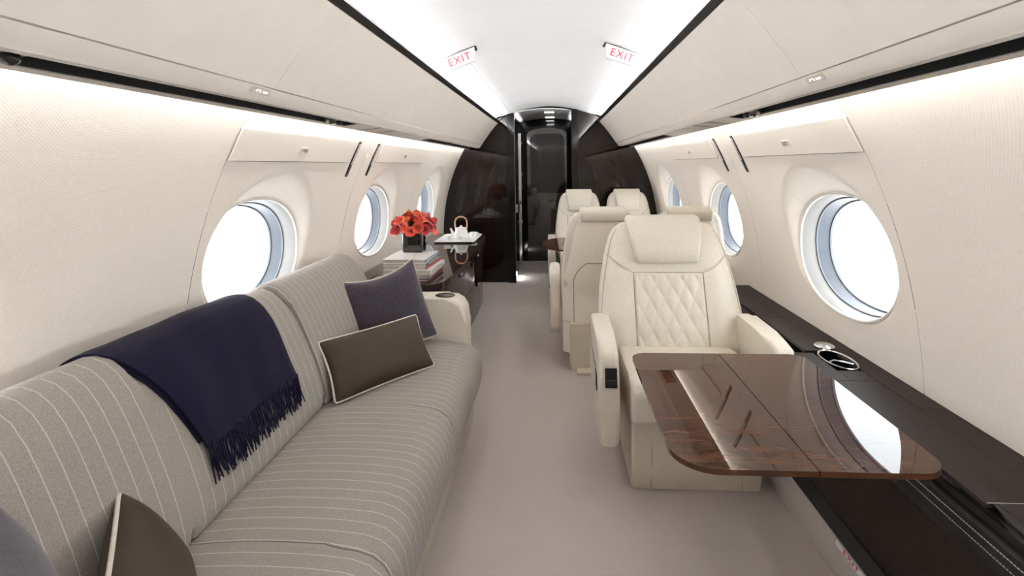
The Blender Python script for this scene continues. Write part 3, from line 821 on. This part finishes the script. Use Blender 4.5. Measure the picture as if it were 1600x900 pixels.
    for t in [-1, -.985, -.96, -.92, -.85, -.6, -.3, 0, .3, .6, .85, .92, .96, .985, 1]:
        k = (1 - abs(t) ** 22 * .55) if abs(t) > .8 else 1
        k = 1 - .5 * max(0, (abs(t) - .9) / .1) ** 2.2
        ring = []
        for (y, z) in P:
            yy = cy_ + (y - cy_) * k if False else y + (cy_ - y) * (1 - k) * .5
            zz_ = z + (cz_ - z) * (1 - k) * .35
            hw_ = (.163 + .028 * min(1, max(0, (z - .87) / .15))) * sx
            ring.append(Vector((t * hw_, yy, zz_)))
        rings.append(ring)
    loft('headrest', rings, M['leather'], c, ang=60)
    # seat
    hwS = .268 * sx / (1 if sx > .9 else .92)
    seat_prof = [(.13, .30), (-.37, .30), (-.385, .32), (-.388, .40), (-.375, .445), (-.345, .468), (-.28, .476), (-.1, .472), (.13, .455)]
    prism('seat_cushion', seat_prof, 'x', -hwS, hwS, M['leather'], c, .02, 4)
    bprof = [(-.300, .0015), (.28, .0015), (.28, .298), (-.335, .298), (-.330, .10)]
    prism('base', bprof, 'x', -hwS + .005, hwS - .005, M['shell'], c, .014, 3)
    for s in (-1, 1):
        x = s * hwS * .68
        tube('base_seam', [(x, -.3325 + .0, .295), (x, -.3305, .11), (x, -.302, .008)], .0016, M['seam'], c, 5)
    box('foot_plate', -hwS * .8, hwS * .8, .20, .36, .001, .02, M['shell'], c, .006)
    # arms
    for s in arms:
        ox = .392 * sx / (1 if sx > .9 else .86); iw = .082 if sx > .9 else .075
        x0, x1 = (ox - iw, ox) if s > 0 else (-ox, -ox + iw)
        ap = [(-.335, .19), (-.30, .185), (.12, .20), (.17, .26), (.18, .40), (.17, .56), (.14, .598), (.08, .606), (-.15, .604), (-.27, .600), (-.325, .588), (-.352, .562), (-.362, .52), (-.358, .40), (-.348, .25)]
        am = prism('arm', ap, 'x', x0, x1, M['leather'], c, .022, 4)
        # dark reveal line under the arm pad
        xo = x1 + .0005 if s > 0 else x0 - .0005
        prism('arm_reveal', [(-.20, .47), (-.10, .462), (.02, .47), (.12, .50), (.175, .535), (.175, .515), (.12, .478), (.02, .448), (-.10, .440), (-.20, .455)], 'x', min(xo, xo - s * .004), max(xo, xo - s * .004) , M['steel'], am)
        if detail:
            xm = (x0 + x1) / 2 + .006
            pb = empty('control_panel', (0, 0, 0)); pb.parent = am
            bm = bmesh.new()
            def pl3(nm, xa, xb, za, zb, d, m, par):
                return box(nm, xa, xb, -.368 - d, -.350, za, zb, m, par, .002)
            COL.objects.unlink(pb); bpy.data.objects.remove(pb)
            q = pl3('control_panel', xm - .024, xm + .024, .442, .520, .000, M['black'], am)
            pl3('switch', xm - .018, xm + .018, .482, .512, .004, M['blackleather'], am)
            pl3('switch', xm - .018, xm + .018, .450, .468, .003, M['blackleather'], am)
            pl3('switch_bar', xm - .018, xm + .018, .471, .477, .0045, M['steel'], am)
            box('side_slot', xo - .003, xo + .001, -.25, -.18, .38, .45, M['black'], am, .002) if s < 0 else None
    return c

make_chair('armchair', 'large cream leather armchair with diamond quilted back, behind the walnut table', (.628, 2.455, 0), 0, 1.0, (-1, 1), None)
make_chair('cabin_seat', 'cream seat turned away, on the aisle, right behind the quilted armchair', (.372, 3.66, 0), PI, .77, (1,), 'paired cabin seats')
make_chair('cabin_seat', 'cream seat turned away, by the right window, mostly hidden by the quilted armchair', (.912, 3.66, 0), PI, .735, (), 'paired cabin seats', False)
make_chair('cabin_seat', 'far cream seat facing the camera, left of the pair against the dark bulkhead', (.325, 5.38, 0), 0, .735, (-1,), 'paired cabin seats', False)
make_chair('cabin_seat', 'far cream seat facing the camera, right of the pair against the dark bulkhead', (.845, 5.38, 0), 0, .735, (), 'paired cabin seats', False)

# ------------------------------------------------------------------ sofa
SY = [.50, 1.225, 1.96, 2.685]
sofa = empty('sofa', (-.78, 1.6, 0), 'long grey pinstriped three seat sofa along the left wall', 'sofa')
SI = Matrix.Translation((.78, -1.6, 0))
def sp_(o): o.data.transform(SI); return o
seat_p = [(-.98, .17), (-.40, .17), (-.355, .18), (-.333, .205), (-.322, .25), (-.320, .30), (-.328, .345), (-.347, .381), (-.378, .406), (-.42, .419), (-.50, .426), (-.60, .428), (-.70, .426), (-.78, .420), (-.84, .412), (-.98, .405)]
for k in range(3):
    a, b = SY[k], SY[k + 1]
    sp_(prism('seat_cushion', seat_p, 'y', a + .0012, b - .0012, M['stripe'], sofa, .016, 4))
def back_p(dz=0, dx=0):
    return [(x + dx, z + dz * smooth01(.45, .85, z)) for x, z in
            [(-.835, .415), (-.826, .435), (-.828, .46), (-.842, .52), (-.868, .60), (-.900, .68), (-.934, .755), (-.962, .808), (-.992, .849), (-1.025, .875), (-1.06, .886), (-1.095, .882), (-1.125, .866), (-1.145, .835), (-1.15, .78), (-1.15, .60), (-1.05, .43)]]
for k in range(3):
    a, b = SY[k], SY[k + 1]
    sp_(prism('back_cushion', back_p(-.012 if k == 1 else 0, -.008 if k == 1 else 0), 'y', a + .001, b - .001, M['stripe'], sofa, .028, 5))
sp_(box('base', -1.13, -.378, .42, 2.70, .012, .169, M['sofabase'], sofa, .006))
sp_(box('toe_kick', -1.10, -.40, .44, 2.68, .001, .012, M['black'], sofa))
for (a, b) in ((2.697, 2.865), (.325, .487)):
    ap = [(-1.13, .03), (-.418, .03), (-.412, .10), (-.410, .50), (-.418, .575), (-.440, .612), (-.475, .632), (-.53, .638), (-1.13, .638)]
    am = sp_(prism('arm', ap, 'y', a, b, M['leather'], sofa, .018, 4))
    ym = (a + b) / 2
    o = sp_(loft('cup_well', [[Vector((-.535 + rx * math.cos(2 * PI * i / 28), ym + ry * math.sin(2 * PI * i / 28), z)) for i in range(28)] for rx, ry, z in ((.054, .050, .6375), (.053, .049, .6405), (.050, .046, .6405), (.047, .043, .6390), (.001, .001, .6388))], M['blackgloss'], am, cap=False))
    if a > 2:
        sp_(tube('arm_seam', [(-.645, a + .02, .6382), (-.645, b - .02, .6382)], .0012, M['seam'], am, 5))
        ip = [(-.98, .42), (-.585, .42), (-.583, .50), (-.590, .54), (-.610, .57), (-.65, .588), (-.98, .588)]
        sp_(prism('inner_arm_pad', ip, 'y', a - .0115, a + .004, M['leather'], am, .005, 3))

# throw blanket draped over the middle back cushion -------------------------------
bp_ = back_p(-.012, -.008)
path = [Vector((x, z)) for x, z in bp_[1:14]]          # from seat upward over the crest to the rear
lens = [0]
for i in range(1, len(path)): lens.append(lens[-1] + (path[i] - path[i - 1]).length)
def on_path(d, off):
    d = min(max(d, 0), lens[-1] - 1e-6)
    i = max(k for k in range(len(lens)) if lens[k] <= d); i = min(i, len(path) - 2)
    t = (d - lens[i]) / (lens[i + 1] - lens[i]); p = path[i].lerp(path[i + 1], t)
    def nrm(k):
        a_, b_ = path[max(k - 1, 0)], path[min(k + 1, len(path) - 1)]; q = (b_ - a_).normalized(); return Vector((q.y, -q.x))
    n_ = nrm(i).lerp(nrm(i + 1), t).normalized()
    return p + n_ * off
d0, d1 = .165, lens[-1]
def throw_y(u, d):
    t = (d - d0) / (d1 - d0)
    left = 1.325 - .135 * smooth01(0, 1, t) ** .8; right = 1.795 + .02 * smooth01(0, 1, t)
    return left + (right - left) * u
def throw_layer(off, u0, u1, dd0, wr):
    nu, nv = 40, 44; V = []
    for lay in (0, -.005):
        for i in range(nu + 1):
            for j in range(nv + 1):
                u = u0 + (u1 - u0) * i / nu; d = dd0 + (d1 - dd0) * j / nv
                t = (d - d0) / (d1 - d0)
                w_ = wr * (math.sin(u * 9 + t * 3) * .5 + math.sin(u * 21 - t * 5) * .25) * (1 - .5 * t)
                edge = .004 * (1 - smooth01(0, .06, min(u - u0, u1 - u)))
                p = on_path(d, max(.0015, off + lay + w_ - edge))
                V.append((p.x, throw_y(u, d) + .004 * math.sin(d * 22), p.y))
    K = (nu + 1) * (nv + 1); F = []
    for i in range(nu):
        for j in range(nv):
            a = i * (nv + 1) + j; F.append((a, a + 1, a + nv + 2, a + nv + 1)); F.append((a + K, a + nv + 1 + K, a + nv + 2 + K, a + 1 + K))
    rim = [i * (nv + 1) for i in range(nu)] + [nu * (nv + 1) + j for j in range(nv)] + [i * (nv + 1) + nv for i in range(nu, 0, -1)] + [j for j in range(nv, 0, -1)]
    for i in range(len(rim)):
        p, q = rim[i], rim[(i + 1) % len(rim)]; F.append((p, q, q + K, p + K))
    return V, F
th = empty('throw_blanket', (-.95, 1.6, .43), 'dark navy wool throw with fringe draped over the sofa back', 'throw blanket')
TI = Matrix.Translation((.95, -1.6, -.43))
V, F = throw_layer(.020, 0, 1, d0, .006); o = mesh('upper_layer', V, F, M['throw'], th, 70); o.data.transform(TI)
V, F = throw_layer(.009, -.012, .94, d0 + .02, .002); o = mesh('under_layer', V, F, M['throw'], th, 70); o.data.transform(TI)
strands = []
for i in range(120):
    u = (i + .5) / 120 + random.uniform(-.003, .003)
    a = on_path(d0 + .006, .019 + random.uniform(-.003, .004)); L_ = random.uniform(.075, .105)
    b = on_path(max(.004, d0 - L_ * .5), .012 + random.uniform(-.004, .007)); cc = on_path(max(.002, d0 - L_), .008 + random.uniform(0, .008))
    y = throw_y(u, d0); j1, j2 = random.uniform(-.006, .006), random.uniform(-.013, .013)
    if cc.y < .435: cc.y = .435 + random.uniform(0, .015)
    strands.append(tube_rings([(a.x, y, a.y), (b.x, y + j1, b.y), (cc.x, y + j2, cc.y)], [.0022, .0026, .0018], 5))
o = multi('fringe', strands, M['throw'], th); o.data.transform(TI); o['kind'] = 'stuff'

# pillows --------------------------------------------------------------------------
def pillow(name, label, o, r, up, w, h, t, m, pipe, sag=.0, grp='sofa pillows', bend=0.0):
    """o = middle of the bottom edge, r = along the bottom edge, up = leaning direction"""
    mt = frame_matrix((0, 0, 0), r, up)
    root = empty(name, o, label, 'pillow', grp)
    n = 26
    def edge(u, v):
        x = u * w / 2 * (1 - .055 * (1 - v * v)); y = h / 2 + v * h / 2 * (1 - .05 * (1 - u * u))
        y -= sag * (1 - u * u) * max(0, v) ** 2
        return x, y
    V, F = [], []
    def pt(u, v, s):
        x, y = edge(u, v)
        k = ((1 - abs(u) ** 2.6) * (1 - abs(v) ** 2.6))
        d = t / 2 * max(0, k) ** .48 * s
        d += -sag * .35 * s * max(0, 1 - (u * 3) ** 2) * max(0, v) ** 2 * (1 - abs(v) ** 6) if sag else 0
        return mt @ Vector((x, y, d + bend * (u * u - .3) * w))
    for s in (1, -1):
        for i in range(n + 1):
            for j in range(n + 1):
                V.append(pt(-math.cos(PI * i / n), -math.cos(PI * j / n), s))
    K = (n + 1) ** 2
    for i in range(n):
        for j in range(n):
            a = i * (n + 1) + j; F.append((a, a + n + 1, a + n + 2, a + 1)); F.append((K + a, K + a + 1, K + a + n + 2, K + a + n + 1))
    me = bpy.data.meshes.new('cover'); me.from_pydata([tuple(v) for v in V], [], F)
    bm = bmesh.new(); bm.from_mesh(me); bmesh.ops.remove_doubles(bm, verts=bm.verts[:], dist=1e-5)
    bpy.data.meshes.remove(me); frombm('cover', bm, m, root, 80)
    if pipe:
        pts = []
        q = 24
        for i in range(q): pts.append((-1 + 2 * i / q, -1))
        for i in range(q): pts.append((1, -1 + 2 * i / q))
        for i in range(q): pts.append((1 - 2 * i / q, 1))
        for i in range(q): pts.append((-1, 1 - 2 * i / q))
        P = []
        for u, v in pts:
            if abs(u) > .9 and abs(v) > .9:      # round the corners
                cu, cv = math.copysign(.94, u), math.copysign(.94, v); du, dv = u - cu, v - cv
                L = max(abs(du), abs(dv)) or 1; h_ = math.hypot(du, dv) or 1
                u, v = cu + du / h_ * L, cv + dv / h_ * L
            P.append(pt(u, v, 0) + (mt.to_3x3() @ Vector((0, 0, 0))))
        tube('piping', P, .005, pipe, root, 8, True)
    return root
pillow('throw_pillow', 'aubergine wool square pillow with pale piping at the far sofa end', (-.695, 2.505, .436), (.28, .28, .06), (-.43, .10, .98), .415, .415, .15, M['darkpillow'], M['piping'], .035)
pillow('lumbar_pillow', 'brown leather lumbar pillow with pale piping lying before the aubergine pillow', (-.638, 2.135, .432), (.30, .40, .0), (-.52, .20, .86), .49, .245, .11, M['brown'], M['piping'], .0)
pillow('lumbar_pillow', 'brown leather pillow with pale piping at the bottom left edge, near sofa end', (-.650, .955, .432), (-.30, .385, .0), (-.50, -.16, .86), .49, .235, .12, M['brown'], M['piping'], .0)
pillow('throw_pillow', 'dark aubergine pillow cut off by the bottom left corner', (-.665, .715, .432), (-.27, .30, .0), (-.26, -.10, .95), .40, .39, .14, M['darkpillow'], None, .02)

# ------------------------------------------------------------------ credenza
cz = empty('credenza', (-.9, 4.1, 0), 'glossy espresso wood credenza with drawers beyond the sofa on the left', 'cabinet')
CI = Matrix.Translation((.9, -4.1, 0))
def cp_(o): o.data.transform(CI); return o
CT = .645
front = [(-.655, 3.06), (-.640, 3.10), (-.628, 3.3), (-.618, 3.7), (-.615, 4.2), (-.618, 4.6), (-.628, 4.9), (-.65, 5.08), (-.70, 5.20)]
def fx(y): return float(np.interp(y, [p[1] for p in front], [p[0] for p in front]))
top = [(-1.195, 3.0), (-.74, 3.0), (-.68, 3.015), (-.635, 3.05), (-.605, 3.11), (-.590, 3.3), (-.582, 3.7), (-.580, 4.2), (-.584, 4.6), (-.596, 4.9), (-.62, 5.08), (-.66, 5.20), (-.72, 5.28), (-.80, 5.31), (-1.195, 5.31)]
cp_(prism('top', top, 'z', CT - .045, CT, M['espresso2'], cz, .008, 3))
body = [(-1.19, 3.03), (-.72, 3.03), (-.67, 3.045), (-.64, 3.09)] + [(p[0] - .02, p[1]) for p in front[2:]] + [(-.78, 5.27), (-1.19, 5.27)]
cp_(prism('body', body, 'z', .05, CT - .046, M['espresso'], cz))
cp_(prism('plinth', [(-1.18, 3.06), (-.72, 3.06), (-.69, 3.3), (-.68, 4.2), (-.69, 4.9), (-.78, 5.2), (-1.18, 5.2)], 'z', .001, .049, M['black'], cz))
for (a, b) in ((3.14, 4.06), (4.066, 4.86)):
    for (z0, z1) in ((.345, .590), (.055, .339)):
        ys = [a + (b - a) * i / 8 for i in range(9)]
        pr = [(fx(y) - .018, y) for y in ys] + [(fx(y), y) for y in ys[::-1]]
        dw = cp_(prism('drawer', pr, 'z', z0, z1, M['espresso2'], cz, .003, 2))
        hy = 3.66 if a < 4 else 4.45; hz = z1 - .022; X = fx(hy)
        cp_(box('pull', X - .004, X + .012, hy - .035, hy + .035, hz - .016, hz + .012, M['blackgloss'], dw, .004))
        cp_(tube('pull_ring', [(X + .013, hy + .026 * math.cos(t), hz - .002 + .010 * math.sin(t)) for t in [2 * PI * i / 16 for i in range(16)]], .0028, M['chrome'], dw, 6, True))

# books ----------------------------------------------------------------------------
zc = CT + .0006
bk = [  # label, (x spine, near y, width, length), thickness, cover, spine, lettering material, rotation
    ('maroon book lying at the bottom of the stack under the vase', (-.690, 3.07, .27, .33), .017, 'bmaroon', 'bmaroon', None, -.06),
    ('grey book with lettered spine, second from the bottom of the stack', (-.695, 3.075, .27, .345), .026, 'bgrey', 'bgrey', 'bwhite', 0),
    ('thick white book with dark lettering, middle of the stack', (-.680, 3.06, .29, .36), .026, 'bwhite', 'bwhite', 'bgrey', -.02),
    ('red spined book in the upper half of the stack', (-.706, 3.08, .26, .34), .020, 'bgrey', 'bred', None, -.05),
    ('black spined book with white lettering, second from the top', (-.712, 3.085, .265, .33), .016, 'bwhite', 'bblack', 'bwhite', 0),
    ('white book with a blue spine on top, right under the vase', (-.716, 3.085, .265, .33), .022, 'bwhite', 'bblue', 'bwhite', -.02)]
for lab, (xs, y0, w, l), t, cov, spn, let, rot in bk:
    b = empty('book', (xs - w / 2, y0 + l / 2, zc), lab, 'book', 'stacked books on the credenza', rz=rot)
    box('cover', -w / 2, w / 2, -l / 2, l / 2, 0, .0022, M[cov], b); box('cover', -w / 2, w / 2, -l / 2, l / 2, t - .0022, t, M[cov], b)
    box('pages', -w / 2 + .004, w / 2 - .003, -l / 2 + .004, l / 2 - .004, .0023, t - .0023, M['paper'], b)
    box('spine', w / 2 - .0025, w / 2 + .0015, -l / 2, l / 2, .0001, t - .0001, M[spn], b, .0008)
    if let:
        bm = bmesh.new(); y = -l * .38
        while y < l * .36:
            dy = random.choice((.010, .014, .018)) * (1.3 if t > .024 else 1)
            P = [(w / 2 + .002, y, t * .28), (w / 2 + .002, y + dy * .6, t * .28), (w / 2 + .002, y + dy * .6, t * .74), (w / 2 + .002, y, t * .74)]
            f_ = bm.faces.new([bm.verts.new(p) for p in P]); y += dy
        frombm('spine_lettering', bm, M[let], b)
    zc += t + .0006
# vase ----------------------------------------------------------------------------
vx, vy, vz = -.872, 3.40, zc
va = empty('vase', (vx, vy, vz), 'square black glass vase on top of the books', 'vase')
hv = .066
rings = []
for z, k in ((0, .93), (.006, .985), (.02, 1), (.13, 1), (.138, .99), (.138, .90), (.12, .89), (.05, .88)):
    rings.append([Vector((x, y, z)) for x, y in rrect(-hv * k, hv * k, -hv * k, hv * k, .016 * k, 4)])
loft('vase_body', rings, M['glassblack'], va)
# calla lilies ------------------------------------------------------------------------
random.seed(11)
heads = []
for k in range(38):
    best = None
    for _ in range(30):
        ph = math.acos(random.uniform(-.12, 1)); az = random.uniform(0, 2 * PI)
        d = Vector((math.sin(ph) * math.cos(az), math.sin(ph) * math.sin(az), math.cos(ph)))
        md = min([(d - h).length for h in heads] or [9])
        if best is None or md > best[0]: best = (md, d)
    heads.append(best[1])
for k, d in enumerate(heads):
    c = Vector((vx, vy, vz + .150)) + Vector((d.x * .120, d.y * .115, d.z * .085))
    ax = (d + Vector((random.uniform(-.3, .3), random.uniform(-.3, .3), random.uniform(-.15, .4)))).normalized()
    fl_ = empty('calla_lily', c, 'coral calla lily bloom in the bouquet in the black vase', 'flower', 'coral calla lilies in the vase')
    mt = frame_matrix((0, 0, 0), ax.orthogonal(), ax.cross(ax.orthogonal()))
    R_ = random.uniform(.022, .029); H = random.uniform(.05, .064); tw = random.uniform(0, 6.28)
    n_ = 18; rg = []
    for i in range(9):
        v = i / 8; ring = []
        for j in range(n_):
            a = 2 * PI * j / n_ + tw; tip = max(0, math.cos(a - tw)) ** 3
            rr = .005 + R_ * (v ** 1.5) * (1 + .22 * tip * v) + .006 * v ** 8
            zz_ = -H * .6 + H * v + tip * .018 * v ** 3 - .012 * v ** 6 * (1 - tip)
            ring.append(mt @ Vector((rr * math.cos(a), rr * math.sin(a), zz_)))
        rg.append(ring)
    for i in range(6):
        v = 1 - (i + 1) / 7; rg.append([p.lerp(Vector((0, 0, 0)) + mt @ Vector((0, 0, -H * .55 + H * v)), .06 + .0 * i) for p in rg[8 - int(round((1 - v) * 7))]])
    loft('spathe', rg, random.choice(CORAL), fl_, cap=False, ang=80)
    tube('spadix', [mt @ Vector((0, 0, -H * .4)), mt @ Vector((0, 0, H * .05)), mt @ Vector((0, 0, H * .2))], [.003, .0035, .001], M['spadix'], fl_, 6)
    b0 = mt @ Vector((0, 0, -H * .58)); tgt = Vector((vx + d.x * .035, vy + d.y * .035, vz + .055)) - c
    tube('stem', [b0, b0.lerp(tgt, .45) - ax * .010, tgt], [.005, .0045, .004], M['stem'], fl_, 6)

# tea tray --------------------------------------------------------------------------
tx, ty, tz0 = -.845, 4.86, CT + .0006
tr = empty('serving_tray', (tx, ty, tz0), 'flat white serving tray with dark gloss underside on the credenza', 'tray', rz=.0)
prism('tray_base', rrect(-.185, .185, -.27, .27, .03, 5), 'z', 0, .012, M['glassblack'], tr, .003)
prism('tray_top', rrect(-.178, .178, -.263, .263, .028, 5), 'z', .0123, .017, M['white'], tr, .001)
prism('tray_rim', rrect(-.185, .185, -.27, .27, .03, 5), 'z', .0121, .0122, M['white'], tr)
px, py = -.815, 4.80; pz = tz0 + .0176
tp = empty('teapot', (px, py, pz), 'white porcelain teapot with tall bamboo hoop handle', 'teapot')
lathe('pot_body', [(.0, 0), (.058, 0), (.068, .006), (.070, .02), (.064, .05), (.055, .078), (.048, .090), (.0, .092)], M['white'], tp, 32)
lathe('lid', [(.046, .0925), (.046, .098), (.03, .103), (.010, .106), (.011, .116), (.006, .120), (.0, .120)], M['white'], tp, 24)
tube('spout', [(-.052, -.01, .035), (-.078, -.012, .055), (-.090, -.013, .082), (-.098, -.014, .094)], [.017, .013, .009, .008], M['white'], tp, 12)
hp = [(-.052, 0, .088), (-.057, 0, .12), (-.056, 0, .155), (-.046, 0, .182), (-.022, 0, .198), (0, 0, .201), (.022, 0, .198), (.046, 0, .182), (.056, 0, .155), (.057, 0, .12), (.052, 0, .088)]
tube('hoop_handle', hp, .0065, M['bamboo'], tp, 10)
for s in (-1, 1): tube('handle_lug', [(s * .048, -.012, .086), (s * .052, 0, .098), (s * .048, .012, .086)], .004, M['white'], tp, 8)
for (x, y, lab) in ((-.925, 4.70, 'small white tea cup left of the teapot on the tray'), (-.775, 4.655, 'small white tea cup in front of the teapot on the tray'), (-.715, 4.90, 'small white tea cup right of the teapot on the tray')):
    cu = empty('tea_cup', (x, y, pz), lab, 'cup', 'tea cups on the tray')
    lathe('cup', [(.0, .004), (.018, .004), (.020, 0.0045), (.030, .02), (.036, .04), (.037, .042), (.034, .041), (.028, .02), (.0, .009)], M['white'], cu, 24)
    lathe('cup_foot', [(.0, 0), (.020, 0), (.021, .0042), (.0, .0042)], M['white'], cu, 20)
sd = empty('small_dish', (-.735, 5.04, pz), 'shallow white dish at the far end of the tea tray', 'dish')
lathe('dish', [(.0, .0), (.035, 0), (.052, .012), (.054, .014), (.050, .013), (.034, .004), (.0, .004)], M['white'], sd, 28)
